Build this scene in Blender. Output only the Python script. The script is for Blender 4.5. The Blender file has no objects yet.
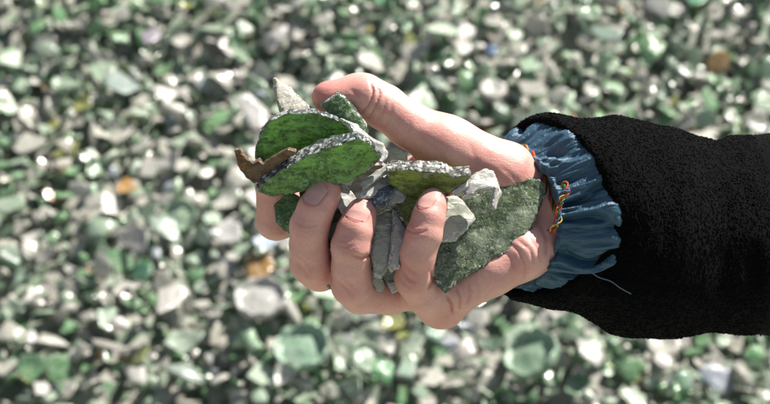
import bpy, bmesh, math, random
import numpy as np
from mathutils import Vector, Matrix

random.seed(7)
RNG = np.random.default_rng(7)
SC = bpy.context.scene
COL = SC.collection

# ------------------------------------------------------------------ camera frame
PITCH = math.radians(30)
CAM = np.array([0.0, 0.0, 1.60])
RT = np.array([1.0, 0, 0])
UP = np.array([0, math.sin(PITCH), math.cos(PITCH)])
FW = np.array([0, math.cos(PITCH), -math.sin(PITCH)])
D0 = 0.80                       # camera to hand
LENS = 72.0
S = D0 * 36.0 / LENS / 770.0    # metres per hand unit (about half a millimetre)
ORG = CAM + FW * D0             # origin of the hand's own frame


def L(px, py, z):
    """hand frame coordinates (right, up, toward the photographer) of a point, in hand units"""
    k = 1 - z * S / D0
    return np.array([(px - 385) * k, (202 - py) * k, z], float)


def to_world(v):
    v = np.asarray(v, float)
    return ORG + (v[..., 0:1] * RT + v[..., 1:2] * UP - v[..., 2:3] * FW) * S


# ------------------------------------------------------------------ objects
def set_props(o, label=None, cat=None, group=None, kind=None):
    if label: o['label'] = label
    if cat: o['category'] = cat
    if group: o['group'] = group
    if kind: o['kind'] = kind
    return o


def link(o, parent=None):
    COL.objects.link(o)
    if parent is not None:
        o.parent = parent
    return o


def mesh_np(name, verts, faces, mats, smooth=True):
    """verts (n,3), faces (m,k) array or list of lists"""
    me = bpy.data.meshes.new(name)
    verts = np.asarray(verts, np.float32)
    me.vertices.add(len(verts))
    me.vertices.foreach_set('co', verts.ravel())
    if isinstance(faces, np.ndarray):
        k = faces.shape[1]
        loops = faces.astype(np.int32).ravel()
        starts = np.arange(0, len(loops), k, dtype=np.int32)
    else:
        loops = np.array([i for f in faces for i in f], np.int32)
        lens = np.array([len(f) for f in faces])
        starts = np.concatenate([[0], np.cumsum(lens)[:-1]]).astype(np.int32)
    me.loops.add(len(loops))
    me.loops.foreach_set('vertex_index', loops)
    me.polygons.add(len(starts))
    me.polygons.foreach_set('loop_start', starts)
    me.update(calc_edges=True)
    me.validate()
    if smooth:
        me.polygons.foreach_set('use_smooth', np.ones(len(me.polygons), bool))
    for m in (mats if isinstance(mats, (list, tuple)) else [mats]):
        me.materials.append(m)
    return me


def world_obj(name, wverts, faces, mats, parent=None, smooth=True, origin=None):
    """one mesh object whose origin sits at its middle (or in its parent's frame)"""
    wverts = np.asarray(wverts, float)
    if parent is not None:
        p = parent
        base = np.zeros(3)
        while p is not None:
            base = base + np.array(p.location); p = p.parent
        me = mesh_np(name, wverts - base, faces, mats, smooth)
        return link(bpy.data.objects.new(name, me), parent)
    c = wverts.mean(0) if origin is None else np.asarray(origin)
    me = mesh_np(name, wverts - c, faces, mats, smooth)
    o = link(bpy.data.objects.new(name, me))
    o.location = c
    return o


def add_attr(o, name, vals):
    a = o.data.attributes.new(name, 'FLOAT', 'POINT')
    a.data.foreach_set('value', np.asarray(vals, np.float32))


def empty(name, loc):
    o = bpy.data.objects.new(name, None)
    o.empty_display_size = 0.05
    COL.objects.link(o)
    o.location = loc
    return o


# ------------------------------------------------------------------ value noise
_T = np.random.default_rng(99).random((64, 64, 64)).astype(np.float32)


def vnoise(P, freq, seed=0):
    q = P * freq + seed * 17.31 + 200.0
    i = np.floor(q).astype(int); f = (q - i).astype(np.float32)
    f = f * f * (3 - 2 * f)
    i &= 63; j = (i + 1) & 63
    x0, y0, z0 = i[..., 0], i[..., 1], i[..., 2]
    x1, y1, z1 = j[..., 0], j[..., 1], j[..., 2]
    fx, fy, fz = f[..., 0], f[..., 1], f[..., 2]
    a = _T[x0, y0, z0] * (1 - fx) + _T[x1, y0, z0] * fx
    b = _T[x0, y1, z0] * (1 - fx) + _T[x1, y1, z0] * fx
    c = _T[x0, y0, z1] * (1 - fx) + _T[x1, y0, z1] * fx
    d = _T[x0, y1, z1] * (1 - fx) + _T[x1, y1, z1] * fx
    return ((a * (1 - fy) + b * fy) * (1 - fz) + (c * (1 - fy) + d * fy) * fz) - 0.5


# ------------------------------------------------------------------ surface nets
def surface_nets(F, lo, h):
    """F: grid values, iso 0, negative inside. returns verts, quads"""
    ins = F < 0
    nx, ny, nz = F.shape
    cnt = np.zeros((nx - 1, ny - 1, nz - 1), np.int8)
    for a in (0, 1):
        for b in (0, 1):
            for c in (0, 1):
                cnt += ins[a:nx - 1 + a, b:ny - 1 + b, c:nz - 1 + c]
    act = (cnt > 0) & (cnt < 8)
    ijk = np.argwhere(act)
    idx = -np.ones(act.shape, np.int64)
    idx[act] = np.arange(len(ijk))
    acc = np.zeros((len(ijk), 3)); n = np.zeros(len(ijk))
    corners = [(a, b, c) for a in (0, 1) for b in (0, 1) for c in (0, 1)]
    for p in corners:
        for ax in range(3):
            if p[ax]: continue
            q = list(p); q[ax] = 1
            f0 = F[ijk[:, 0] + p[0], ijk[:, 1] + p[1], ijk[:, 2] + p[2]]
            f1 = F[ijk[:, 0] + q[0], ijk[:, 1] + q[1], ijk[:, 2] + q[2]]
            m = (f0 < 0) != (f1 < 0)
            t = np.where(m, f0 / np.where(m, f0 - f1, 1), 0)
            pos = np.array(p, float)[None].repeat(len(ijk), 0)
            pos[:, ax] += t
            acc[m] += pos[m]; n[m] += 1
    V = lo + (ijk + acc / n[:, None]) * h
    quads = []
    for ax in range(3):
        b, c = (ax + 1) % 3, (ax + 2) % 3
        sl0 = [slice(None)] * 3; sl1 = [slice(None)] * 3
        sl0[ax] = slice(0, -1); sl1[ax] = slice(1, None)
        A = ins[tuple(sl0)]; B = ins[tuple(sl1)]
        e = np.argwhere(A != B)
        e = e[(e[:, b] > 0) & (e[:, c] > 0) & (e[:, b] < F.shape[b] - 1) & (e[:, c] < F.shape[c] - 1)]
        def at(db, dc):
            g = e.copy(); g[:, b] -= db; g[:, c] -= dc
            return idx[g[:, 0], g[:, 1], g[:, 2]]
        q = np.stack([at(1, 1), at(0, 1), at(0, 0), at(1, 0)], 1)
        flip = ~A[e[:, 0], e[:, 1], e[:, 2]]
        q[flip] = q[flip][:, ::-1]
        quads.append(q)
    return V, np.concatenate(quads)


def relax(V, Q, it=2, lam=0.5):
    for _ in range(it):
        acc = np.zeros_like(V); n = np.zeros(len(V))
        for a in range(4):
            for b in (1, 3):
                np.add.at(acc, Q[:, a], V[Q[:, (a + b) % 4]]); np.add.at(n, Q[:, a], 1)
        V = V * (1 - lam) + lam * acc / np.maximum(n, 1)[:, None]
    return V


# ------------------------------------------------------------------ node helpers
def new_mat(name):
    m = bpy.data.materials.new(name)
    m.use_nodes = True
    nt = m.node_tree
    bs = nt.nodes['Principled BSDF']
    return m, nt, bs


def N(nt, t, **kw):
    n = nt.nodes.new(t)
    for k, v in kw.items():
        if k in n.inputs: n.inputs[k].default_value = v
        else: setattr(n, k, v)
    return n


def noise(nt, co, scale, detail=4, rough=0.55):
    n = N(nt, 'ShaderNodeTexNoise'); n.inputs['Scale'].default_value = scale
    n.inputs['Detail'].default_value = detail; n.inputs['Roughness'].default_value = rough
    nt.links.new(co, n.inputs['Vector']); return n.outputs['Fac']


def ramp(nt, v, a, b, c0=(0, 0, 0, 1), c1=(1, 1, 1, 1)):
    n = N(nt, 'ShaderNodeValToRGB')
    n.color_ramp.elements[0].position = a; n.color_ramp.elements[0].color = c0
    n.color_ramp.elements[1].position = b; n.color_ramp.elements[1].color = c1
    nt.links.new(v, n.inputs['Fac']); return n.outputs['Color']


def mixc(nt, f, a, b, mode='MIX'):
    n = N(nt, 'ShaderNodeMix'); n.data_type = 'RGBA'; n.blend_type = mode
    for k, v in ((0, f), (6, a), (7, b)):
        if hasattr(v, 'is_linked'): nt.links.new(v, n.inputs[k])
        else: n.inputs[k].default_value = v if k == 0 else (*v, 1)[:4]
    return n.outputs[2]


def mth(nt, op, a, b=0.0, clamp=False):
    n = N(nt, 'ShaderNodeMath'); n.operation = op; n.use_clamp = clamp
    for k, v in ((0, a), (1, b)):
        if hasattr(v, 'is_linked'): nt.links.new(v, n.inputs[k])
        else: n.inputs[k].default_value = v
    return n.outputs[0]


def bump(nt, h, dist, strength=1.0, prev=None):
    n = N(nt, 'ShaderNodeBump'); n.inputs['Distance'].default_value = dist
    n.inputs['Strength'].default_value = strength
    nt.links.new(h, n.inputs['Height'])
    if prev is not None: nt.links.new(prev, n.inputs['Normal'])
    return n.outputs['Normal']


def coords(nt):
    return N(nt, 'ShaderNodeTexCoord').outputs['Object']


def attr(nt, name):
    n = N(nt, 'ShaderNodeAttribute'); n.attribute_name = name
    return n.outputs['Fac']


# ------------------------------------------------------------------ materials
def mat_skin():
    m, nt, bs = new_mat('skin')
    co = coords(nt)
    big = noise(nt, co, 60, 3)
    mid = noise(nt, co, 190, 4, .65)
    fine = noise(nt, co, 620, 4, .65)
    red = attr(nt, 'red')
    crease = attr(nt, 'crease')
    c = mixc(nt, ramp(nt, big, .35, .68), (.73, .395, .355), (.65, .285, .25))
    c = mixc(nt, mth(nt, 'MULTIPLY', ramp(nt, mid, .50, .75), .30), c, (.56, .20, .155))
    c = mixc(nt, mth(nt, 'MULTIPLY', ramp(nt, mid, .46, .28), .25), c, (.70, .46, .36))
    c = mixc(nt, mth(nt, 'MULTIPLY', red, .95, True), c, (.58, .17, .15))
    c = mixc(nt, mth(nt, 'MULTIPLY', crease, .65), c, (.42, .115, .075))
    c = mixc(nt, mth(nt, 'MULTIPLY', ramp(nt, fine, .50, .75), .22), c, (.74, .47, .38))
    c = mixc(nt, mth(nt, 'MULTIPLY', ramp(nt, fine, .44, .28), .2), c, (.50, .20, .15))
    nt.links.new(c, bs.inputs['Base Color'])
    bs.inputs['Subsurface Weight'].default_value = .14
    bs.inputs['Subsurface Radius'].default_value = (1.0, .30, .16)
    bs.inputs['Subsurface Scale'].default_value = .0026
    nt.links.new(mth(nt, 'ADD', mth(nt, 'MULTIPLY', mid, .25), .30), bs.inputs['Roughness'])
    bs.inputs['Specular IOR Level'].default_value = .5
    # skin lines: stretched cells, fine wrinkles across the limb, pores
    mp = N(nt, 'ShaderNodeMapping'); mp.inputs['Scale'].default_value = (1, 2.0, 1); mp.inputs['Rotation'].default_value = (.3, .2, .9)
    nt.links.new(co, mp.inputs['Vector'])
    v = N(nt, 'ShaderNodeTexVoronoi'); v.feature = 'DISTANCE_TO_EDGE'; v.inputs['Scale'].default_value = 430
    nt.links.new(mp.outputs[0], v.inputs['Vector'])
    vr = ramp(nt, v.outputs['Distance'], 0, .16)
    mp2 = N(nt, 'ShaderNodeMapping'); mp2.inputs['Scale'].default_value = (.40, 1.7, 1); mp2.inputs['Rotation'].default_value = (0, 0, -.35)
    nt.links.new(co, mp2.inputs['Vector'])
    st = noise(nt, mp2.outputs[0], 420, 5, .68)
    b = bump(nt, mid, .0006, .25)
    b = bump(nt, vr, .0001, .22, b)
    b = bump(nt, st, .0007, .30, b)
    b = bump(nt, noise(nt, co, 1400, 2), .0002, .5, b)
    nt.links.new(b, bs.inputs['Normal'])
    return m


def mat_nail():
    m, nt, bs = new_mat('fingernail')
    co = coords(nt)
    tip = attr(nt, 'tip')
    c = mixc(nt, noise(nt, co, 160, 2), (.57, .24, .23), (.50, .19, .19))
    c = mixc(nt, ramp(nt, tip, .90, .97), c, (.60, .36, .30))
    c = mixc(nt, ramp(nt, tip, .10, .02), c, (.60, .34, .30))
    nt.links.new(c, bs.inputs['Base Color'])
    bs.inputs['Roughness'].default_value = .15
    bs.inputs['Subsurface Weight'].default_value = .15
    bs.inputs['Subsurface Scale'].default_value = .002
    nt.links.new(bump(nt, noise(nt, co, 500, 3), .0003, .4), bs.inputs['Normal'])
    return m


def glass_shader(nt, bs, body, surf, opq, rough, normal, clear, glow, ior=1.5, refr=0.0):
    """weathered glass: see-through and light-scattering body, chalky dust where opq is 1, a glossy skin"""
    out = nt.nodes['Material Output']
    nt.nodes.remove(bs)
    def mix(f, a, b):
        n = N(nt, 'ShaderNodeMixShader')
        if hasattr(f, 'is_linked'): nt.links.new(f, n.inputs[0])
        else: n.inputs[0].default_value = f
        nt.links.new(a, n.inputs[1]); nt.links.new(b, n.inputs[2]); return n.outputs[0]
    def sh(t, col=None, nrm=True):
        n = N(nt, t)
        if col is not None: nt.links.new(col, n.inputs['Color'])
        if nrm and normal is not None: nt.links.new(normal, n.inputs['Normal'])
        return n
    tp = sh('ShaderNodeBsdfTransparent', body, False).outputs[0]
    tl = sh('ShaderNodeBsdfTranslucent', body).outputs[0]
    df = sh('ShaderNodeBsdfDiffuse', body).outputs[0]
    scat = mix(glow, df, tl)
    rf = N(nt, 'ShaderNodeBsdfRefraction'); rf.inputs['IOR'].default_value = 1.35
    nt.links.new(body, rf.inputs['Color']); nt.links.new(normal, rf.inputs['Normal'])
    rf.inputs['Roughness'].default_value = .04
    if refr: tp = mix(refr, tp, rf.outputs[0])
    core = mix(clear, scat, tp)
    d2 = sh('ShaderNodeBsdfDiffuse', surf).outputs[0]
    t2 = sh('ShaderNodeBsdfTranslucent', surf).outputs[0]
    core = mix(opq, core, mix(.25, d2, t2))
    gl = sh('ShaderNodeBsdfGlossy')
    if hasattr(rough, 'is_linked'): nt.links.new(rough, gl.inputs['Roughness'])
    else: gl.inputs['Roughness'].default_value = rough
    fr = N(nt, 'ShaderNodeFresnel'); fr.inputs['IOR'].default_value = ior
    nt.links.new(normal, fr.inputs['Normal'])
    nt.links.new(mix(fr.outputs[0], core, gl.outputs[0]), out.inputs['Surface'])


EDGE_SPLIT = (.485, .535)


def mat_glass(name, deep, dusty=.35, rough=.22, dustcol=(.62, .62, .56), edge=(.72, .72, .68), edge_dark=(.05, .07, .06), edge_amt=1.0,
              film=0.0, filmcol=(.5, .4, .3), clear=.45, glow=.6, grain=520, lowf=.35, refr=.35, rip=1.0, veins=0.0, filmscale=130):
    m, nt, bs = new_mat(name)
    co = coords(nt)
    e = attr(nt, 'edge')
    mp0 = N(nt, 'ShaderNodeMapping'); mp0.inputs['Scale'].default_value = (.45, 1.5, 1); mp0.inputs['Rotation'].default_value = (0, .2, -.45)
    nt.links.new(co, mp0.inputs['Vector'])
    n1 = noise(nt, mp0.outputs[0], 260, 6, .75)
    n3 = noise(nt, co, 230, 5, .7)
    n2 = noise(nt, co, 700, 3, .6)
    body = mixc(nt, ramp(nt, n1, .42, .58), tuple(x * lowf for x in deep), deep)
    body = mixc(nt, mth(nt, 'MULTIPLY', ramp(nt, noise(nt, co, 45, 3, .5), .40, .62), .55), body, tuple(x * min(1, lowf * 1.3) for x in deep))
    mp = N(nt, 'ShaderNodeMapping'); mp.inputs['Scale'].default_value = (1, .38, 1); mp.inputs['Rotation'].default_value = (.4, .3, .6)
    nt.links.new(co, mp.inputs['Vector'])
    scr = noise(nt, mp.outputs[0], grain, 5, .72)
    d = mth(nt, 'MULTIPLY', ramp(nt, n3, .42, .66), ramp(nt, scr, .48, .64))
    d = mth(nt, 'ADD', mth(nt, 'MULTIPLY', d, dusty * 2.2), mth(nt, 'MULTIPLY', ramp(nt, n2, .58, .64), dusty * 1.6), True)
    bigd = mth(nt, 'ADD', mth(nt, 'MULTIPLY', ramp(nt, noise(nt, co, 36, 3, .6), .36, .62), 1.25), .3)
    d = mth(nt, 'MULTIPLY', d, bigd, True)
    eg = ramp(nt, noise(nt, co, 400, 4, .68), *EDGE_SPLIT)
    ec = mixc(nt, eg, edge_dark, mixc(nt, ramp(nt, noise(nt, co, 520, 3, .6), .40, .60), tuple(x * .5 for x in edge), edge))
    en = mth(nt, 'MULTIPLY', ramp(nt, mth(nt, 'ADD', e, mth(nt, 'MULTIPLY', mth(nt, 'SUBTRACT', n3, .5), .6)), .40, .62), edge_amt)
    surf = mixc(nt, en, dustcol, ec)
    opq = mth(nt, 'MAXIMUM', d, en)
    if veins:     # bright fracture lines inside the piece
        vn = mth(nt, 'ABSOLUTE', mth(nt, 'SUBTRACT', noise(nt, mp0.outputs[0], 75, 3, .5), .5))
        vm = mth(nt, 'MULTIPLY', ramp(nt, vn, .012, .034, (1, 1, 1, 1), (0, 0, 0, 1)), ramp(nt, noise(nt, co, 90, 2), .45, .55))
        vm = mth(nt, 'MULTIPLY', vm, veins)
        surf = mixc(nt, vm, surf, (.95, .95, .90))
        opq = mth(nt, 'MAXIMUM', opq, vm)
    if film:
        fm = mth(nt, 'MULTIPLY', ramp(nt, noise(nt, co, filmscale, 5, .7), .48, .62), film)
        surf = mixc(nt, mth(nt, 'MULTIPLY', fm, mth(nt, 'SUBTRACT', 1.0, en)), surf, filmcol)
        opq = mth(nt, 'MAXIMUM', opq, fm)
    b = bump(nt, noise(nt, co, 70, 3, .5), .003, .5 * rip)
    b = bump(nt, n3, .0016, .7 * rip, b)
    b = bump(nt, scr, .0008, .8 * rip, b)
    if veins: b = bump(nt, vm, .0008, .35, b)
    b = bump(nt, mth(nt, 'MULTIPLY', eg, en), .0012, .9, b)
    r = mth(nt, 'ADD', mth(nt, 'MULTIPLY', n3, .3), rough - .13, True)
    # frosted patches beside clearer, see-through ones
    cl = mth(nt, 'MULTIPLY', ramp(nt, noise(nt, mp0.outputs[0], 130, 6, .7), .72, .42), min(1, clear * 1.9), True)
    glass_shader(nt, bs, body, surf, opq, r, b, cl, glow, refr=refr)
    return m


def mat_pile(name, use_attr):
    m, nt, bs = new_mat(name)
    co = coords(nt)
    if use_attr:
        a = N(nt, 'ShaderNodeAttribute'); a.attribute_name = 'tint'; base = a.outputs['Color']
        n1 = noise(nt, co, 90, 4, .6); n2 = noise(nt, co, 30, 3, .6)
    else:
        base = N(nt, 'ShaderNodeObjectInfo').outputs['Color']
        n1 = noise(nt, co, 3.2, 4, .6); n2 = noise(nt, co, 1.1, 3, .6)
    surf = mixc(nt, mth(nt, 'MULTIPLY', ramp(nt, n2, .55, .75), .4), (.78, .76, .68), (.32, .29, .22))
    surf = mixc(nt, .45, surf, base)
    opq = mth(nt, 'ADD', mth(nt, 'MULTIPLY', ramp(nt, n1, .45, .66), .45), .05)
    b = bump(nt, n1, .003 if use_attr else .09, .2)
    r = mth(nt, 'ADD', mth(nt, 'MULTIPLY', n2, .55), -.09, True)
    glass_shader(nt, bs, base, surf, opq, r, b, .14, .42, ior=1.6)
    return m


def mat_fleece():
    m, nt, bs = new_mat('black_fleece')
    co = coords(nt)
    n = noise(nt, co, 900, 3, .7)
    c = mixc(nt, n, (.0003, .0003, .0004), (.0009, .0009, .0011))
    nt.links.new(c, bs.inputs['Base Color'])
    bs.inputs['Roughness'].default_value = .85
    bs.inputs['Specular IOR Level'].default_value = .045
    bs.inputs['Sheen Weight'].default_value = .03
    bs.inputs['Sheen Roughness'].default_value = .5
    nt.links.new(bump(nt, n, .0015, .9), bs.inputs['Normal'])
    return m


def mat_nylon():
    m, nt, bs = new_mat('blue_nylon')
    co = coords(nt)
    n = noise(nt, co, 140, 4)
    c = mixc(nt, n, (.024, .070, .115), (.038, .098, .152))
    nt.links.new(c, bs.inputs['Base Color'])
    bs.inputs['Roughness'].default_value = .42
    bs.inputs['Specular IOR Level'].default_value = .45
    mp = N(nt, 'ShaderNodeMapping'); mp.inputs['Scale'].default_value = (1, 1, 1)
    nt.links.new(co, mp.inputs['Vector'])
    w = N(nt, 'ShaderNodeTexWave'); w.inputs['Scale'].default_value = 900; w.inputs['Distortion'].default_value = 1
    nt.links.new(mp.outputs[0], w.inputs['Vector'])
    b = bump(nt, w.outputs['Fac'], .00008, .5)
    b = bump(nt, noise(nt, co, 200, 4, .6), .0025, .5, b)
    nt.links.new(b, bs.inputs['Normal'])
    return m


def mat_plain(name, col, rough=.7, var=.3, bumpd=.0006, scale=900):
    m, nt, bs = new_mat(name)
    co = coords(nt)
    n = noise(nt, co, scale, 4, .6)
    c = mixc(nt, n, tuple(x * (1 - var) for x in col), tuple(min(1, x * (1 + var)) for x in col))
    nt.links.new(c, bs.inputs['Base Color'])
    bs.inputs['Roughness'].default_value = rough
    nt.links.new(bump(nt, n, bumpd, .7), bs.inputs['Normal'])
    return m


def mat_ground():
    m, nt, bs = new_mat('dusty_glass_grit')
    co = coords(nt)
    v = N(nt, 'ShaderNodeTexVoronoi'); v.inputs['Scale'].default_value = 34
    nt.links.new(co, v.inputs['Vector'])
    rp = N(nt, 'ShaderNodeValToRGB')
    cr = rp.color_ramp; cr.interpolation = 'CONSTANT'
    cr.elements[0].position = 0; cr.elements[0].color = (.50, .48, .42, 1)
    cr.elements[1].position = .35; cr.elements[1].color = (.13, .22, .13, 1)
    for p, c in ((.6, (.40, .52, .38, 1)), (.75, (.06, .11, .06, 1)), (.9, (.5, .48, .43, 1))):
        e = cr.elements.new(p); e.color = c
    sp = N(nt, 'ShaderNodeSeparateColor'); nt.links.new(v.outputs['Color'], sp.inputs[0])
    nt.links.new(sp.outputs[0], rp.inputs['Fac'])
    nt.links.new(mixc(nt, noise(nt, co, 12, 4), rp.outputs['Color'], (.14, .14, .11)), bs.inputs['Base Color'])
    bs.inputs['Roughness'].default_value = .7
    nt.links.new(bump(nt, sp.outputs[1], .03, .7), bs.inputs['Normal'])
    return m


M_SKIN = mat_skin(); M_NAIL = mat_nail(); M_FLEECE = mat_fleece(); M_NYLON = mat_nylon()

# ------------------------------------------------------------------ the hand (distance field)
def seg(P, a, b, ra, rb):
    ba = b - a
    t = np.clip(((P - a) @ ba) / (ba @ ba), 0, 1)
    return np.linalg.norm(P - a - t[:, None] * ba, axis=1) - (ra + (rb - ra) * t)


def chain(P, pts, k=6.0):
    """pts: (px,py,z,r) list"""
    d = None
    for p, q in zip(pts[:-1], pts[1:]):
        e = seg(P, L(*p[:3]), L(*q[:3]), p[3], q[3])
        d = e if d is None else smin(d, e, k)
    return d


def smin(a, b, k):
    h = np.maximum(k - np.abs(a - b), 0) / k
    return np.minimum(a, b) - h * h * k * .25


def ball(P, p, r):
    return np.linalg.norm(P - L(*p), axis=1) - r


FINGERS = {
    'index': [(352, 192, -60, 24), (276, 220, -30, 20.5), (273, 184, -8, 18), (290, 160, -12, 15)],
    'middle': [(392, 250, -56, 24), (350, 262, -28, 21), (320, 270, -4, 21), (311, 263, 8, 21), (309, 246, 20, 19.2), (309.5, 226, 31, 19.6), (316, 209, 36, 18.2), (322, 199, 35, 16.8), (326, 192, 32, 15)],
    'ring': [(430, 280, -46, 24), (390, 293, -22, 21.5), (361, 293, 0, 21), (352, 285, 12, 20.6), (350.5, 266, 26, 18.7), (351, 246, 36, 19.4), (355, 230, 38, 18), (359, 219, 34, 16.6), (361, 213, 31, 15)],
    'pinky': [(441, 302, -22, 26), (424, 292, 4, 21), (414, 279, 22, 19.4), (417.5, 256, 34, 17.7), (424, 234, 40, 17.8), (428.5, 217, 40, 16), (431.5, 207, 36, 14.8), (433, 201, 33, 13.4)],
}
# crease lines: polyline, depth, width, minimum depth of the surface
CREASES = [
    ([(371, 83), (373, 92), (370, 103), (362, 113)], 1.9, 1.1, -5),
    ([(378, 86), (379.5, 95), (376, 106), (369, 118)], 1.6, 1.1, -5),
    ([(386, 100), (384, 110), (377, 121)], .8, 1.2, -5),
    ([(392, 104), (391, 116), (385, 128)], .6, 1.6, -5),
    ([(350, 90), (356, 93), (359, 97)], .7, 1.6, -5),
    ([(447, 296), (451, 303), (452, 312)], 2.0, 1.6, -20),
    ([(456, 287), (460, 297), (459.5, 308)], 1.8, 1.6, -20),
    ([(468, 282), (470, 293), (467, 304)], 1.2, 1.8, -20),
    ([(508, 242), (519, 251), (525, 265), (524, 278)], 1.1, 1.4, -10),
    ([(517, 239), (530, 250), (534, 264)], 1.0, 1.4, -10),
    ([(501, 250), (511, 258), (515, 270)], .7, 1.4, -10),
    ([(530, 238), (538, 250), (541, 262)], .8, 1.4, -20),
    ([(540, 225), (546, 238), (546, 254)], 1.2, 2.2, -30),
    ([(405, 229), (413, 232.5), (422, 232.5), (427, 230)], 1.3, 1.3, 5),
    ([(409, 236), (416, 237.5), (423, 236.5)], .7, 1.2, 5),
    ([(402, 270), (408, 278), (416, 283)], 1.0, 1.5, 5),
    ([(404, 263), (411, 270), (417, 273)], .7, 1.3, 5),
    ([(431, 272), (433, 281), (428, 289)], 2.0, 1.6, 0),
    ([(352, 255), (362, 258), (371, 255)], 1.9, 1.5, 5),
    ([(336, 245), (346, 247.5), (354, 246)], .8, 1.3, 5),
    ([(337, 240), (346, 242), (352, 241)], .5, 1.1, 5),
    ([(296, 222), (305, 227), (315, 226)], .7, 1.4, 5),
    ([(297, 229), (306, 232), (314, 231)], .5, 1.2, 5),
    ([(340, 283), (348, 289), (352, 297)], .7, 1.6, -5),
    ([(335, 278), (344, 285), (349, 293)], .45, 1.2, -5),
    ([(344, 280), (352, 285), (357, 291)], .5, 1.3, -5),
    ([(338, 250), (347, 252.5), (356, 251)], .5, 1.1, 5),
    ([(295, 233), (305, 236), (314, 235)], .4, 1.1, 5),
    ([(297, 255), (306, 262), (312, 270)], .45, 1.3, -5),
    ([(399, 276), (405, 284), (412, 289)], .7, 1.4, 0),
    ([(410, 224), (416, 226.5), (423, 226)], .5, 1.1, 5),
    ([(476, 279), (479, 288), (477, 298)], .7, 1.6, -20),
    ([(410, 120), (409, 133), (403, 144)], .35, 2.2, -10),
    ([(470, 145), (476, 160), (476, 176)], .4, 2.6, -15),
    ([(297, 262), (304, 270), (308, 278)], .7, 1.6, -10),
    ([(470, 160), (490, 170), (508, 182)], .7, 2.6, -5),
    ([(440, 168), (462, 176), (490, 196)], .9, 2.6, -15),
    ([(420, 135), (440, 152), (452, 172)], .5, 3.0, -5),
    ([(500, 166), (516, 180), (526, 198)], .6, 2.2, -15),
]
NAILS = {   # finger: middle of the nail, direction to its tip, facing direction, length, width
    'middle': ((317, 194.5), (.55, .83), (-.42, .16, .90), 25, 21),
    'ring': ((358.5, 211.5), (.32, .95), (-.08, .18, .98), 23, 23),
    'pinky': ((428.5, 198.5), (.30, .95), (-.55, .10, .83), 22, 17),
}


def hand_sdf(P, detail=True):
    palm = chain(P, [(650, 240, -112, 38), (570, 234, -62, 34)])
    palm = smin(palm, chain(P, [(562, 211, -26, 30), (537, 200, -30, 27), (505, 174, -18, 32), (447, 146, -6, 28)]), 18)
    palm = smin(palm, chain(P, [(566, 235, -32, 28), (522, 252.5, -3, 28), (492, 271, 2, 24), (462, 288.5, -2, 22.5)]), 16)
    for m in ((352, 192, -60), (392, 250, -56), (430, 280, -46), (441, 302, -22)):
        palm = smin(palm, chain(P, [(515, 212, -40, 28), (*m, 25)]), 16)
    # web between thumb and first finger
    palm = smin(palm, chain(P, [(446, 160, -28, 16), (370, 185, -58, 16)]), 22)
    thumb = chain(P, [(447, 146, -5, 28), (408, 124.5, 2, 22), (384, 107, 5, 21.5), (366, 96.5, 6, 20.5), (346, 96.5, 6, 17.2), (329, 98, 4, 17)], 7)
    thumb = smin(thumb, ball(P, (359, 92, 2), 18.6), 7)
    thumb = smin(thumb, ball(P, (333, 99, 9), 15), 6)
    d = smin(palm, thumb, 14)
    for f in FINGERS.values():
        d = smin(d, chain(P, f[:2], 5), 9)
    for n, f in FINGERS.items():
        fd = chain(P, f, 2.5)
        d = smin(d, fd, 2.2)
    d = smin(d, chain(P, [(437, 285, 8, 7.5), (447, 297, 4, 8)]), 6)
    d = smin(d, chain(P, [(366, 264, 12, 6.5), (365, 280, 8, 8)]), 5)
    if detail:
        X = P[:, 0]; Y = P[:, 1]; Z = P[:, 2]
        k = 1 - Z * S / D0
        px = X / k + 385; py = 202 - Y / k
        for pl, dep, w, zmin in CREASES:
            best = np.full(len(P), 1e9)
            A = np.array(pl, float)
            lo = A.min(0) - 9; hi = A.max(0) + 9
            m = (px > lo[0]) & (px < hi[0]) & (py > lo[1]) & (py < hi[1]) & (Z > zmin)
            if not m.any(): continue
            q = np.stack([px[m], py[m]], 1)
            tt = np.zeros(len(q)); bb = np.full(len(q), 1e9)
            for i in range(len(A) - 1):
                ba = A[i + 1] - A[i]
                t = np.clip(((q - A[i]) @ ba) / (ba @ ba), 0, 1)
                dd = np.linalg.norm(q - A[i] - t[:, None] * ba, axis=1)
                u = dd < bb
                bb = np.where(u, dd, bb); tt = np.where(u, (i + t) / (len(A) - 1), tt)
            fade = np.clip(np.minimum(tt, 1 - tt) * 5 + .25, 0, 1)
            d[m] += fade * dep * (np.exp(-(bb / w) ** 2) - .15 * np.exp(-((bb - 2.2 * w) / (1.4 * w)) ** 2))
        d += vnoise(P, 1 / 22., 3) * 1.3 + vnoise(P, 1 / 9., 4) * .35
    return d


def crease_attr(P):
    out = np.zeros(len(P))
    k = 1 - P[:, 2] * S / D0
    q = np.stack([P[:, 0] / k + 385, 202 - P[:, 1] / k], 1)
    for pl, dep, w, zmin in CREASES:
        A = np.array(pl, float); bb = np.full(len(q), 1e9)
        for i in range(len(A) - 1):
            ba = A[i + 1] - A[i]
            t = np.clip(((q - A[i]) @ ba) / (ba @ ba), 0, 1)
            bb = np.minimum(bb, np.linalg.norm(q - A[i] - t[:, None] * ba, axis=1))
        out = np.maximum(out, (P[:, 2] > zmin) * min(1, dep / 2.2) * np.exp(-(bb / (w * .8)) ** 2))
    return out


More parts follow.
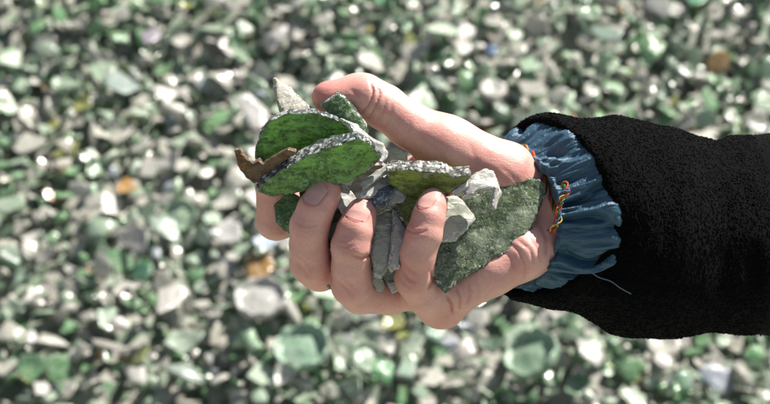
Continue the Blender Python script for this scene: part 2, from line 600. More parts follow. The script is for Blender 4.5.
def eval_grid(fn, lo, hi, h, band=9.0, coarse=5):
    n = np.ceil((hi - lo) / h).astype(int) + 1
    n = ((n + coarse - 1) // coarse) * coarse + 1
    ax = [lo[i] + h * np.arange(n[i]) for i in range(3)]
    cax = [a[::coarse] for a in ax]
    G = np.stack(np.meshgrid(*cax, indexing='ij'), -1).reshape(-1, 3)
    C = fn(G, False).reshape([len(a) for a in cax])
    F = np.repeat(np.repeat(np.repeat(C, coarse, 0), coarse, 1), coarse, 2)[:n[0], :n[1], :n[2]].astype(np.float32)
    lim = band + h * coarse * 1.8
    near = np.abs(C) < lim
    big = np.repeat(np.repeat(np.repeat(near, coarse, 0), coarse, 1), coarse, 2)[:n[0], :n[1], :n[2]]
    for a in range(3):      # include the far faces of each coarse block
        r = np.zeros_like(big)
        sl = [slice(None)] * 3; sr = [slice(None)] * 3
        sl[a] = slice(coarse, None); sr[a] = slice(0, -coarse)
        r[tuple(sl)] |= big[tuple(sr)]; big |= r
    I = np.argwhere(big)
    for s in range(0, len(I), 400000):
        i = I[s:s + 400000]
        F[i[:, 0], i[:, 1], i[:, 2]] = fn(lo + i * h, True)
    return F


person = empty('person', to_world(L(545, 214, -36)))
set_props(person, 'right arm in a black fleece sleeve, open palm cupped round broken glass', 'person')

h = 1.3
lo = np.array([-145., -145., -118.]); hi = np.array([245., 142., 64.])
F = eval_grid(hand_sdf, lo, hi, h)
F[-1] = 5; F[:, -1] = 5; F[:, :, 0] = 5; F[:, 0] = 5; F[:, :, -1] = 5; F[0] = 5
HV, HQ = surface_nets(F, lo, h)
HV = relax(HV, HQ, 2, .45)
hand = world_obj('hand', to_world(HV), HQ, [M_SKIN], person)
red = np.zeros(len(HV))
for p, r, w in (((320, 98, 14), 24, .9), ((330, 188, 20), 17, .8), ((362, 206, 30), 17, .7), ((434, 194, 34), 15, .8), ((358, 92, 20), 13, .35),
                ((352, 242, 48), 13, .4), ((406, 274, 44), 14, .55), ((412, 232, 54), 10, .5), ((303, 226, 40), 13, .4), ((340, 290, 22), 16, .35),
                ((258, 205, 0), 20, .5), ((440, 325, -5), 16, .4), ((515, 180, 10), 16, .25), ((432, 130, 20), 20, .25), ((300, 272, 15), 16, .3)):
    red = np.maximum(red, w * np.exp(-(np.linalg.norm(HV - L(*p), axis=1) / r) ** 2))
add_attr(hand, 'red', red)
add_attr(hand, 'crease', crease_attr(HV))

# nails follow the finger surface
NAIL_RIM = []
for f, (c, d2, nrm, ln, wd) in NAILS.items():
    zc = FINGERS[f][-1][2] + 12
    base = L(c[0], c[1], zc)
    n = np.array(nrm); n /= np.linalg.norm(n)
    t = np.array([d2[0], d2[1], 0.]); t -= n * (t @ n); t /= np.linalg.norm(t)
    s = np.cross(n, t)
    nu, nv = 25, 21
    u = np.linspace(-1, 1, nu); v = np.linspace(-1, 1, nv)
    UU, VV = np.meshgrid(u, v, indexing='ij')
    # superellipse outline mapped from the square
    sx = VV * np.sqrt(np.clip(1 - .5 * np.abs(UU) ** 5, 0, 1)); sy = UU * np.sqrt(np.clip(1 - .36 * VV ** 2, 0, 1))
    Q = base + (sy * ln / 2)[..., None] * t + (sx * wd / 2)[..., None] * s + n * 26
    Q = Q.reshape(-1, 3)
    for _ in range(40):
        Q = Q - n * np.maximum(hand_sdf(Q, True) * .8, -.5)[:, None]
    edge = np.maximum(np.abs(UU), np.abs(VV)).ravel()
    lift = np.where(UU.ravel() > .8, .9, .6) * (1 - edge ** 8 * .9) + .12
    top = Q + n * lift[:, None]
    bot = Q - n * 1.6
    V = np.concatenate([top, bot]); K = nu * nv
    fs = []
    for i in range(nu - 1):
        for j in range(nv - 1):
            a = i * nv + j; q = [a, a + nv, a + nv + 1, a + 1]
            fs.append(q[::-1]); fs.append([x + K for x in q])
    rim = [i * nv for i in range(nu)] + [(nu - 1) * nv + j for j in range(1, nv)] + [i * nv + nv - 1 for i in range(nu - 2, -1, -1)] + [j for j in range(nv - 2, 0, -1)]
    for a, b in zip(rim, rim[1:] + rim[:1]):
        fs.append([a, a + K, b + K, b])
    NAIL_RIM.append(top[[r for r in rim if UU.ravel()[r] < .75]])
    o = world_obj('fingernail', to_world(V), fs, [M_NAIL], hand)
    add_attr(o, 'tip', np.tile(((UU + 1) / 2).ravel(), 2))

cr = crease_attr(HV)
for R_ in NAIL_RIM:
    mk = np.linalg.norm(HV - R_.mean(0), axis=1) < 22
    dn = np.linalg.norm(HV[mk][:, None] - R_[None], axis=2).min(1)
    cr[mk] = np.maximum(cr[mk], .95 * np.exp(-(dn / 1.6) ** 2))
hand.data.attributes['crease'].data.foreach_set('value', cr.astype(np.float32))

# ------------------------------------------------------------------ sleeve
def ring(c, hh, dd, skx, sky, nphi, tilt=0.0):
    """a loop round the arm: hh half height, dd half depth; near side slides along the arm by skx"""
    ph = np.linspace(0, 2 * math.pi, nphi, endpoint=False)
    C = L(*c)
    x = C[0] + skx * np.cos(ph) + tilt * np.sin(ph)
    y = C[1] + hh * np.sin(ph) - sky * np.cos(ph)
    z = C[2] + dd * np.cos(ph)
    return np.stack([x, y, z], 1)


def interp_rings(keys, n):
    keys = np.array(keys, float)
    t = np.linspace(0, len(keys) - 1, n)
    i = np.clip(t.astype(int), 0, len(keys) - 2); f = (t - i)[:, None]
    k0 = keys[np.clip(i - 1, 0, None)]; k1 = keys[i]; k2 = keys[i + 1]; k3 = keys[np.clip(i + 2, None, len(keys) - 1)]
    return .5 * ((2 * k1) + (-k0 + k2) * f + (2 * k0 - 5 * k1 + 4 * k2 - k3) * f ** 2 + (-k0 + 3 * k1 - 3 * k2 + k3) * f ** 3)


def tube_faces(nr, nphi, flip=False):
    i, j = np.meshgrid(np.arange(nr - 1), np.arange(nphi), indexing='ij')
    a = i * nphi + j; b = i * nphi + (j + 1) % nphi
    q = np.stack([a, b, b + nphi, a + nphi], -1).reshape(-1, 4)
    return q[:, ::-1] if flip else q


NPHI = 300
# x, y, z, half height, half depth, skew x, skew y, tilt
SLEEVE_KEYS = [
    (556, 212, -42, 80, 64, 52, 4, -5),     # inside, behind the mouth
    (548, 208, -40, 85, 68, 56, 4, -8),
    (550, 206, -40, 91, 73, 57, 4, -10),    # rolled mouth
    (566, 208, -46, 96, 78, 52, 4, -10),
    (592, 214, -58, 103, 86, 42, 4, -6),
    (622, 225, -74, 111, 92, 30, 4, 6),
    (652, 232, -88, 111, 94, 24, 4, 10),
    (684, 235, -104, 108, 92, 20, 4, 8),
    (730, 235, -130, 106, 92, 20, 4, 4),
    (800, 236, -170, 110, 96, 20, 4, 0),
    (920, 244, -240, 118, 104, 20, 4, 0),
    (1120, 262, -350, 122, 108, 20, 4, 0),
]
K = interp_rings(SLEEVE_KEYS, 230)
SV = np.concatenate([ring(k[:3], k[3], k[4], k[5], k[6], NPHI, k[7]) for k in K])
phs = np.tile(np.linspace(0, 2 * math.pi, NPHI, endpoint=False), len(K))
und = np.clip(-np.sin(phs), 0, 1) ** 2 * np.repeat(np.clip((640 - K[:, 0]) / 80, 0, 1), NPHI)
SV[:, 0] -= 36 * und; SV[:, 1] -= 3 * und
SQ = tube_faces(len(K), NPHI, True)


def vnormals(V, Q):
    fn = np.cross(V[Q[:, 2]] - V[Q[:, 0]], V[Q[:, 3]] - V[Q[:, 1]])
    n = np.zeros_like(V)
    for a in range(4): np.add.at(n, Q[:, a], fn)
    return n / np.maximum(np.linalg.norm(n, axis=1), 1e-9)[:, None]


SN = vnormals(SV, SQ)
if ((SV - SV.mean(0))[len(SV) // 2:] * SN[len(SV) // 2:]).sum() < 0:
    SQ = SQ[:, ::-1]; SN = -SN
# soft folds of the cloth plus tight curls
fold = vnoise(SV * np.array([1, .6, .6]), 1 / 46., 5) * 11 + vnoise(SV * np.array([1, .5, .5]), 1 / 17., 6) * 5
SV = SV + SN * fold[:, None]
SN = vnormals(SV, SQ)
SVB = SV + SN * (np.abs(vnoise(SV, 1 / 4.5, 8)) * 1.8 + vnoise(SV, 1 / 1.7, 9) * .6)[:, None]
verts = [SVB]; faces = [SQ]
# curls of the pile: small lumps over the surface
bm = bmesh.new(); bmesh.ops.create_icosphere(bm, subdivisions=1, radius=1.0)
IV = np.array([v.co[:] for v in bm.verts]); IF = np.array([[v.index for v in f.verts] for f in bm.faces]); bm.free()
area = np.linalg.norm(np.cross(SV[SQ[:, 1]] - SV[SQ[:, 0]], SV[SQ[:, 3]] - SV[SQ[:, 0]]), axis=1)
vis = np.array([SV[q].mean() for q in []])
fx = SV[SQ[:, 0], 0]
area = np.where(fx < 400, area, area * .12)
pick = RNG.choice(len(SQ), 50000, p=area / area.sum())
w = RNG.random((len(pick), 2))
q = SQ[pick]
Pc = (SV[q[:, 0]] * (1 - w[:, :1]) + SV[q[:, 1]] * w[:, :1]) * (1 - w[:, 1:]) + (SV[q[:, 3]] * (1 - w[:, :1]) + SV[q[:, 2]] * w[:, :1]) * w[:, 1:]
Pc = Pc + SN[q[:, 0]] * (RNG.uniform(-.5, .35, (len(pick), 1)) + (np.abs(vnoise(Pc, 1 / 4.5, 8)) * 1.8)[:, None])
# each lump is a short bent curl: stretched along a random tangent
d1 = RNG.normal(size=Pc.shape); d1 /= np.linalg.norm(d1, axis=1)[:, None]
LV = []
sc = RNG.uniform(.55, 1.0, len(Pc))
st = RNG.uniform(1.0, 1.7, len(Pc))
base = IV[None] * sc[:, None, None]
al = (base @ d1[:, :, None])
LV = (base + al * d1[:, None, :] * (st - 1)[:, None, None] + Pc[:, None, :]).reshape(-1, 3)
LF = (IF[None] + (np.arange(len(Pc)) * len(IV))[:, None, None]).reshape(-1, 3)
allV = np.concatenate([SVB, LV])
allF = [list(f) for f in SQ] + [list(f + len(SVB)) for f in LF]
sleeve = world_obj('fleece_sleeve', to_world(allV), allF, [M_FLEECE], person)
set_props(sleeve, 'black curly fleece jacket sleeve')

# gathered nylon cuff
M_MAROON = mat_plain('maroon_lining', (.07, .015, .022), .7)
CUFF_KEYS = [
    (560, 212, -46, 78, 62, 50, 4, -6),
    (556, 211, -40, 83, 66, 55, 4, -8),
    (551, 209, -36, 84, 66, 54, 4, -9),
    (540, 212, -34, 79, 60, 49, 4, -10),
    (527, 216, -33, 74, 56, 46, 2, -7),
    (517, 218, -32, 70, 53, 44, 0, -4),
    (513, 218, -32, 67, 51, 43, 0, -3),     # elastic edge
    (515, 218, -32, 63, 48, 42, 0, -3),
    (524, 218, -36, 61, 46, 42, 0, -3),
    (540, 218, -46, 62, 47, 42, 0, -3),
]
NC = 720
nR = 96
K = interp_rings(CUFF_KEYS, nR)
CV = np.concatenate([ring(k[:3], k[3], k[4], k[5], k[6], NC, k[7]) for k in K])
CQ = tube_faces(nR, NC, True)
CN = vnormals(CV, CQ)
if ((CV - L(540, 214, -40)) * CN)[NC * 20:NC * 40].sum() < 0:
    CQ = CQ[:, ::-1]; CN = -CN
ph = np.tile(np.linspace(0, 2 * math.pi, NC, endpoint=False), nR)
tt = np.repeat(np.linspace(0, 1, nR), NC)
rr = np.random.default_rng(3)
wob = sum(rr.uniform(.3, 1) * np.sin(k * ph + rr.uniform(0, 6) + 2.0 * np.sin(tt * 5 + k)) for k in (3, 5, 7, 8))
xx = 17 * ph + 1.7 * wob + .8 * np.sin(5 * tt + ph)
flute = .62 * np.sin(xx) + .38 * np.sin(2 * xx + 1.1 + wob) * np.clip(tt * 1.8, .35, 1)
gain = 1 + .8 * np.sin(5 * ph + 1.3) * np.sin(3 * ph + .4)
env = np.interp(tt, [0, .12, .25, .42, .55, .62, .7, 1], [.15, .5, .95, 1.0, .8, .7, .5, .3])
PQ = np.stack([np.cos(ph) * 17, np.sin(ph) * 17, tt * 5], 1)
PQ2 = np.stack([np.cos(ph) * 40, np.sin(ph) * 40, tt * 9], 1)
disp = 1.8 * np.sin(np.pi * np.clip(tt / .55, 0, 1)) + env * (5.3 * gain * flute + vnoise(PQ, 1., 21) * 4.5 + vnoise(PQ2, 1., 22) * 1.8 * (tt > .03)) + 1.0
disp += 1.8 * np.exp(-((tt - .60) / .04) ** 2)
disp = disp - np.clip(-np.sin(ph), 0, 1) ** 2 * np.interp(tt, [0, .2, .4], [7, 4, 0]) 
CV = CV + CN * disp[:, None]
cuff = world_obj('cuff_lining', to_world(CV), CQ, [M_NYLON, M_MAROON], sleeve)
set_props(cuff, 'gathered blue nylon cuff lining')
mi = (np.repeat(np.arange(nR - 1), NC) > nR * .74).astype(np.int32)
cuff.data.polygons.foreach_set('material_index', mi)


def tube(path, r, n=8, closed=False):
    P = np.array(path, float)
    T = np.gradient(P, axis=0); T /= np.linalg.norm(T, axis=1)[:, None]
    ref = np.array([.3, .2, 1.]); 
    A = np.cross(T, ref); A /= np.linalg.norm(A, axis=1)[:, None]
    B = np.cross(T, A)
    a = np.linspace(0, 2 * math.pi, n, endpoint=False)
    r = np.broadcast_to(np.asarray(r, float), (len(P),))
    V = P[:, None] + r[:, None, None] * (np.cos(a)[None, :, None] * A[:, None] + np.sin(a)[None, :, None] * B[:, None])
    V = V.reshape(-1, 3)
    f = [list(x) for x in tube_faces(len(P), n)]
    f.append(list(range(n))); f.append(list(range(len(V) - n, len(V)))[::-1])
    return V, f


def spline(pts, n):
    return interp_rings([list(p) for p in pts], n)


# loose thread on the sleeve
from math import sin, cos
tp = spline([L(594, 272, 52), L(604, 279, 52), L(616, 283, 50), L(626, 290, 47), L(637, 296, 42)], 40)
def sleeve_front(p):
    d = np.linalg.norm(SV[:, :2] - p[:2], axis=1) + np.where(SV[:, 2] < -60, 1e3, 0)
    return SV[np.argsort(d)[:6], 2].mean()
tp[:, 2] = [sleeve_front(p) + 4.5 for p in tp]
ks = np.ones(9) / 9
tp[:, 2] = np.convolve(np.pad(tp[:, 2], 4, 'edge'), ks, 'valid')
V, f = tube(tp, .55, 6)
set_props(world_obj('loose_thread', to_world(V), f, [mat_plain('pale_thread', (.10, .15, .20), .6)], sleeve), 'pale blue loose thread')

# ------------------------------------------------------------------ friendship bracelet
THREADS = [('red_thread', (.42, .02, .02)), ('orange_thread', (.55, .12, .01)), ('green_thread', (.03, .20, .05)),
           ('dark_red_thread', (.22, .01, .02)), ('yellow_thread', (.55, .34, .03)), ('blue_thread', (.01, .14, .34))]
THREADS = [(n, mat_plain(n, c, .75, .25, .0008, 1500)) for n, c in THREADS]
bracelet = empty('bracelet', to_world(L(556, 200, 8)))
set_props(bracelet, 'woven rainbow friendship bracelet on the wrist inside the blue cuff', 'bracelet')
# the loop follows the wrist just outside the elastic
ang = np.linspace(0, 2 * math.pi, 400)
bk = (531, 214, -34, 60, 48, 26, 0, -12)
loop = ring(bk[:3], bk[3], bk[4], bk[5], bk[6], 400, bk[7])
for it in range(30):
    dd = hand_sdf(loop, False)
    cen = loop.mean(0)
    dirv = loop - cen; dirv /= np.linalg.norm(dirv, axis=1)[:, None]
    loop = loop - dirv * np.clip(dd - 1.9, -2, 2)[:, None]
kk = np.ones(15) / 15
loop = np.stack([np.convolve(np.concatenate([loop[-7:, i], loop[:, i], loop[:7, i]]), kk, 'valid') for i in range(3)], 1)
T = np.roll(loop, -1, 0) - np.roll(loop, 1, 0); T /= np.linalg.norm(T, axis=1)[:, None]
A = loop - loop.mean(0); A -= T * (A * T).sum(1)[:, None]; A /= np.linalg.norm(A, axis=1)[:, None]
B = np.cross(T, A)
for i, (nm, mt) in enumerate(THREADS):
    p = i * math.pi / 3
    tw = np.arange(400) / 400 * 2 * math.pi * 16 + p
    pth = loop + A * (1.0 * np.cos(tw))[:, None] + B * (1.9 * np.sin(tw))[:, None]
    pth = np.concatenate([pth, pth[:1]])
    V, f = tube(pth, .85, 6)
    world_obj('strand', to_world(V), f, [mt], bracelet)
# knot with a short tail hanging over the cuff edge
kp = spline([L(562, 186, 34), L(566, 184, 38), L(567, 190, 40), L(563, 196, 41), L(560, 206, 42), L(558, 218, 42), L(554, 228, 40), L(551, 234, 37)], 70)
T = np.gradient(kp, axis=0); T /= np.linalg.norm(T, axis=1)[:, None]
A = np.cross(T, np.array([0, 0, 1.])); A /= np.linalg.norm(A, axis=1)[:, None]; B = np.cross(T, A)
u = np.linspace(0, 1, 70)
for i, (nm, mt) in enumerate(THREADS):
    tw = u * 2 * math.pi * 2.6 + i * math.pi / 3
    rad = np.interp(u, [0, .15, .4, .7, 1], [1.0, 2.3, 2.2, 1.8, 1.8 + i * .3])
    kq = np.stack([vnoise(kp + 31 * i, 1 / 7., 60 + c) * 7 for c in range(3)], 1) * np.array([1, 1, .5])
    pth = kp + kq + A * (rad * np.cos(tw))[:, None] + B * (rad * .75 * np.sin(tw))[:, None]
    V, f = tube(pth[: 70 - (i * 5) % 13], .8, 6)
    world_obj('tail', to_world(V), f, [mt], bracelet)

# ------------------------------------------------------------------ glass held in the hand
G_GREEN = mat_glass('green_bottle_glass', (.50, 1.0, .21), dusty=.34, rough=.15, dustcol=(.40, .64, .32), edge=(.72, .74, .72), edge_dark=(.06, .08, .08), clear=.34, glow=.6, lowf=.2)
G_DARK = mat_glass('dark_green_glass', (.17, .24, .105), dusty=.34, rough=.2, dustcol=(.66, .70, .62), film=.55, filmscale=52, rip=.6, filmcol=(.12, .22, .03), edge=(.6, .62, .55), edge_dark=(.08, .12, .07), clear=.3, glow=.4, grain=700)
G_MOSS = mat_glass('mossy_green_glass', (.24, .50, .16), dusty=.34, rough=.2, dustcol=(.44, .60, .36), edge_dark=(.04, .10, .04), clear=.30, glow=.55)
G_CLEAR = mat_glass('clear_frosted_glass', (.93, .94, .83), dusty=.14, rough=.06, dustcol=(.84, .83, .76), edge=(.94, .93, .89), edge_dark=(.62, .62, .54), clear=.48, glow=.5, lowf=.5, refr=.85, rip=.35, veins=1.0)
G_TAN = mat_glass('sandy_clear_glass', (.90, .86, .74), dusty=.3, rough=.18, dustcol=(.86, .82, .73), film=.55, filmcol=(.55, .41, .20), edge=(.90, .86, .78), edge_dark=(.55, .47, .32), clear=.25, glow=.5, lowf=.6, rip=.6, veins=.9)
G_WHITE = mat_glass('chalky_white_glass', (.90, .88, .80), dusty=.2, rough=.22, dustcol=(.90, .88, .83), edge=(.94, .93, .89), edge_dark=(.66, .63, .55), clear=.15, glow=.5, lowf=.7, rip=.5, veins=.8)
G_AMBER = mat_glass('amber_glass', (.36, .14, .015), dusty=.12, rough=.10, dustcol=(.50, .42, .30), edge=(.60, .50, .36), edge_dark=(.02, .01, .006), edge_amt=.55, film=.7, filmcol=(.04, .018, .006), clear=.30, glow=.5)
G_OLIVE = mat_glass('olive_glass', (.50, .62, .11), dusty=.12, rough=.12, dustcol=(.50, .52, .30), edge=(.74, .74, .70), edge_dark=(.07, .08, .06), clear=.38, glow=.55, lowf=.22, veins=.35)
G_PALE = mat_glass('pale_green_glass', (.80, .94, .76), dusty=.08, rough=.06, dustcol=(.66, .76, .6), edge=(.82, .86, .77), edge_dark=(.4, .5, .35), clear=.60, glow=.5, lowf=.5, refr=.8, rip=.35, veins=.6)
G_LABEL = mat_glass('dark_blue_grey_glass', (.14, .18, .23), dusty=.5, rough=.16, dustcol=(.60, .65, .72), edge=(.85, .84, .80), edge_dark=(.02, .03, .05), edge_amt=.6, clear=.12, glow=.3)
G_GREY = mat_glass('grey_green_clear_glass', (.90, .91, .74), dusty=.12, rough=.06, dustcol=(.78, .78, .69), edge=(.94, .94, .89), edge_dark=(.58, .60, .5), clear=.48, glow=.5, lowf=.55, refr=.85, rip=.35, veins=.9)


def poly_sdf(P, A):
    d = np.full(len(P), 1e18); s = np.ones(len(P))
    n = len(A)
    for i in range(n):
        a = A[i]; b = A[i - 1]
        e = b - a; w = P - a
        t = np.clip((w @ e) / (e @ e), 0, 1)
        q = w - t[:, None] * e
        d = np.minimum(d, (q * q).sum(1))
        c1 = P[:, 1] >= a[1]; c2 = P[:, 1] < b[1]; c3 = e[0] * w[:, 1] > e[1] * w[:, 0]
        fl = (c1 & c2 & c3) | (~c1 & ~c2 & ~c3)
        s = np.where(fl, -s, s)
    return s * np.sqrt(d)


HELD_GROUP = 'broken glass shards held in the hand'


def shard(label, pts, z, nrm, t, mat, cu=0.0, cv=0.0, cham=3.0, facets=None, nf=2, chip=1.6, h=.8, ref=None, seed=[0], rough=.5, name='glass_shard'):
    seed[0] += 1; sd = seed[0] * 3 + 40
    n = np.array(nrm, float); n /= np.linalg.norm(n)
    pts = np.array(pts, float)
    cx, cy = pts.mean(0) if ref is None else ref
    C = L(cx, cy, z)
    u = np.cross([0, 1, 0], n); u /= np.linalg.norm(u); v = np.cross(n, u)
    out = []
    for p in pts:
        zz = z
        for _ in range(4):
            X = L(p[0], p[1], zz)
            zz = z - (n[0] * (X[0] - C[0]) + n[1] * (X[1] - C[1])) / n[2]
            X = L(p[0], p[1], zz)
            # curved face: slide the plane point along the normal
        Dv = X - C
        out.append((Dv @ u, Dv @ v))
    A = np.array(out)
    lo2 = A.min(0) - 5; hi2 = A.max(0) + 5
    cmax = abs(cu) * np.abs(A[:, 0]).max() ** 2 + abs(cv) * np.abs(A[:, 1]).max() ** 2
    lo = np.array([lo2[0], lo2[1], -t - cmax - 5]); hi = np.array([hi2[0], hi2[1], cmax + 5])
    nn = np.ceil((hi - lo) / h).astype(int) + 1
    G = np.stack(np.meshgrid(*[lo[i] + h * np.arange(nn[i]) for i in range(3)], indexing='ij'), -1).reshape(-1, 3)

    FC = list(facets or [])
    fr = np.random.default_rng(sd)
    ext = np.abs(A).max(0)
    for q in range(nf):
        an = fr.uniform(0, 2 * math.pi) if q else fr.uniform(.2, 1.4)
        du, dv = math.cos(an), math.sin(an)
        e1 = abs(du) * ext[0] + abs(dv) * ext[1]
        sl = min(.55, .75 * t / max(4, .75 * e1)) * fr.uniform(.7, 1)
        off = fr.uniform(.05, .45) * e1
        FC.append((du * sl, dv * sl, du * off, dv * off))

    def fields(G):
        uv = G[:, :2]
        d2 = poly_sdf(uv, A)
        d2 = d2 + chip * (vnoise(G, 1 / 9., sd) * 1.6 + vnoise(G, 1 / 4., sd + 1) * .8) + .9 * vnoise(G, 1 / 2.3, sd + 2)
        w = G[:, 2] - (cu * G[:, 0] ** 2 + cv * G[:, 1] ** 2)
        w = w + rough * (vnoise(G, 1 / 14., sd + 3) * 2.2 + vnoise(G, 1 / 5., sd + 4) * .7)
        df = np.abs(w + t / 2) - t / 2
        for fu, fv, u0, v0 in FC:
            df = np.maximum(df, (w + fu * (G[:, 0] - u0) + fv * (G[:, 1] - v0)) / math.sqrt(1 + fu * fu + fv * fv))
        return d2, df
    d2, df = fields(G)
    def bevel(G, d2, df):
        c = cham * (1 + 1.2 * vnoise(G, 1 / 13., sd + 6))
        return np.maximum(d2, (d2 * .8 + df * .6 + c * .7))
    k = 1.2
    db = bevel(G, d2, df)
    d = np.maximum(db, df); hh = np.maximum(k - np.abs(db - df), 0) / k
    d = d + hh * hh * k * .25
    Fg = d.reshape(nn).astype(np.float32)
    V, Q = surface_nets(Fg, lo, h)
    V = relax(V, Q, 1, .35)
    e2, ef = fields(V)
    eb = bevel(V, e2, ef)
    edge = np.clip((eb - ef) / 1.6 + .5, 0, 1)
    loc = C + V[:, :1] * u + V[:, 1:2] * v + V[:, 2:3] * n
    o = world_obj(name, to_world(loc), Q, [mat])
    add_attr(o, 'edge', edge)
    set_props(o, label, 'glass shard', HELD_GROUP)
    return o


shard('pointed sandy clear glass sliver sticking up left of the thumb tip', [(272, 76), (275.5, 74), (281, 77), (300, 94), (321, 113), (320, 126), (284, 126), (278, 104), (273, 86)],
      14, (.05, .45, .89), 9, G_TAN, chip=1.1)
shard('large bright green curved bottle piece behind the brown shard', [(256, 178), (255, 152), (260, 132), (272, 118), (290, 111.5), (315, 112), (340, 119), (362, 130), (376, 144), (362, 164), (304, 180), (275, 186)],
      24, (.02, -.42, .91), 11, G_GREEN, cham=1.2, cu=.0016, cv=.0022, chip=1.3, nf=0, rough=1.6)
shard('small mossy green shard lying against the thumb pad', [(319, 104), (327, 97), (337, 90.5), (345, 95), (352, 103), (361, 116), (366, 124), (367, 138), (342, 128), (328, 117)],
      32, (-.1, .10, .97), 12, G_MOSS, cu=-.004, cv=.004, chip=1.4, rough=1.2)
shard('lens shaped green bottle piece with a thick crusted rim, front of the pile', [(256, 189), (262, 182), (280, 171), (305, 157), (333, 145), (357, 139), (370, 146), (383, 162), (379, 171), (364, 178), (340, 184), (312, 188), (292, 194), (270, 195)],
      50, (.0, -.60, .80), 20, G_GREEN, cham=1.2, cu=.0008, cv=.003, chip=1.6, nf=0, rough=1.8, facets=[(.42, .10, 24, 0)])
shard('crusty white shard at the right end of the green pieces', [(342, 117), (356, 123), (370, 133), (386, 143), (388, 158), (382, 165), (374, 152), (358, 138)],
      44, (.2, .25, .93), 9, G_WHITE, chip=2.2, rough=1.4)
shard('brown horn shaped shard at the far left of the handful', [(234.5, 150), (240, 149), (246, 157), (253, 163), (259, 160), (263, 164), (276, 155), (289, 147), (297, 150), (290, 158), (272, 172), (262, 182), (254, 184), (246, 178), (239, 168)],
      42, (-.1, -.45, .88), 7, G_AMBER, cu=.003, cham=.9, nf=0, chip=.8, rough=1.8)
shard('flat mossy green shard between the first and second fingers', [(275, 188), (285, 190), (298, 195), (306, 206), (302, 232), (290, 236), (275, 222), (274, 203)],
      4, (-.1, .06, .99), 5, G_MOSS, cham=1.2, chip=.8, rough=.7)
shard('pale green chip resting on the green piece above the middle fingertip', [(304, 181), (312, 175), (322, 175), (330, 180), (324, 193), (312, 195), (305, 189)],
      33, (-.1, -.35, .93), 4, G_PALE, cham=1.2, chip=1.0)
shard('small pale green chip just right of the middle fingertip', [(337, 170), (350, 167), (357, 177), (351, 187), (339, 184)],
      44, (.1, -.3, .95), 4, G_PALE, cham=1.2, chip=1.0)
shard('thin clear splinter leaning between the middle and ring fingertips', [(340, 180), (344, 178), (358, 197), (357, 206), (342, 214), (336, 200)],
      27, (.30, .38, .87), 5, G_CLEAR, cham=1.2, chip=.8)
shard('long clear slab above the ring fingertip', [(354, 190), (372, 181), (391, 167), (399, 172), (392, 184), (372, 197), (358, 200)],
      31, (.12, .48, .87), 7, G_CLEAR, chip=1.2)
shard('dark blue-grey speckled shard behind the ring fingertip', [(357, 200), (375, 192), (392, 183), (395, 194), (389, 199), (387, 207), (374, 207), (362, 206)],
      36, (-.05, .15, .98), 7, G_LABEL, cham=1.2, chip=1.1, rough=1.0)
shard('thick olive yellow shard with a granular grey broken top edge', [(388, 171), (397, 170), (420, 171), (445, 173), (455, 178), (471, 176), (463, 184), (449, 193), (425, 200), (402, 194), (388, 184)],
      40, (.0, -.62, .78), 19, G_OLIVE, cham=1.2, cv=.003, chip=1.8, rough=1.4, nf=0)
shard('hooked chalky white shard right of the olive one', [(462, 198), (466, 182), (475, 171), (487, 165.5), (496, 167.5), (501, 181), (502, 194), (496, 210), (489, 209), (491, 195), (491.5, 190), (480, 192), (470, 198)],
      42, (.10, .24, .96), 8, G_WHITE, cu=-.003, chip=.8, rough=.9, nf=1)
shard('flat clear angular shard behind the little finger', [(445, 196), (456, 193.5), (466, 200.5), (475, 212.5), (476.5, 218), (466, 232), (457, 240), (432, 243), (428, 215), (440, 198)],
      28, (.18, .34, .92), 8, G_GREY, chip=1.1, rough=.6)
shard('large dusty dark green slab, its corner pointing to the cuff', [(415, 230), (450, 204), (480, 191), (505, 183.5), (530, 177), (541, 176), (548, 182), (547, 194), (540, 213), (533, 228), (523, 243), (500, 256), (488, 266), (462, 279), (446, 292), (438, 286), (425, 262)],
      22, (.06, .16, .98), 9, G_DARK, cu=-.0006, chip=1.3, rough=1.0, nf=1)
shard('tall clear slab standing between the ring and little fingers', [(378, 209), (391, 203), (400, 207), (396, 235), (391, 262), (383, 279), (375, 276), (371, 255), (373, 225)],
      26, (.16, .36, .92), 7, G_GREY, chip=1.0)
shard('narrow ridged clear shard touching the left side of the little finger', [(393, 208), (402, 205), (404, 224), (411, 228), (407, 248), (399, 268), (392, 272), (388, 266), (392, 245)],
      33, (.30, .36, .88), 7, G_WHITE, chip=1.4, rough=1.6)
shard('small clear chip low between the ring and little fingers', [(370, 270), (376, 267), (385, 286), (383, 292), (376, 291), (372, 282)],
      20, (-.1, .1, .98), 5, G_GREY, cham=1.2, chip=.8)
shard('olive see-through shard standing left of the little fingertip', [(394, 186), (420, 190), (428, 204), (418, 222), (406, 230), (398, 216), (393, 200)],
      26, (-.05, .1, .99), 5, G_OLIVE, chip=.9)
shard('dark speckled green shard wedged between the middle and ring fingers', [(333, 206), (345, 208), (347, 220), (337, 234), (329, 244), (324, 226)],
      14, (-.2, .2, .95), 6, G_DARK, cham=1.2, chip=1.0)
shard('small green chip showing low between the middle and ring fingers', [(322, 266), (334, 264), (336, 291), (328, 289), (321, 280)],
      10, (0, .1, .99), 5, G_MOSS, cham=1.2, chip=1.0)
shard('rounded grey clear shard against the shaded palm, above the olive one', [(382, 147), (398, 147), (407, 151), (408, 162), (396, 168), (383, 162)],
      18, (.05, .1, .99), 5, G_GREY, cham=1.2, chip=.8)
shard('whitish shard tucked under the right tip of the green pieces', [(358, 180), (380, 168), (389, 158), (395, 168), (378, 182), (362, 192)],
      34, (.1, .3, .94), 5, G_CLEAR, chip=1.4)
shard('tiny glittering clear chip left of the hooked white shard', [(452, 190), (460, 184), (467, 180), (470, 186), (462, 194), (455, 196)],
      42, (-.1, .2, .97), 4, G_CLEAR, cham=1.2, chip=1.6, rough=1.4)
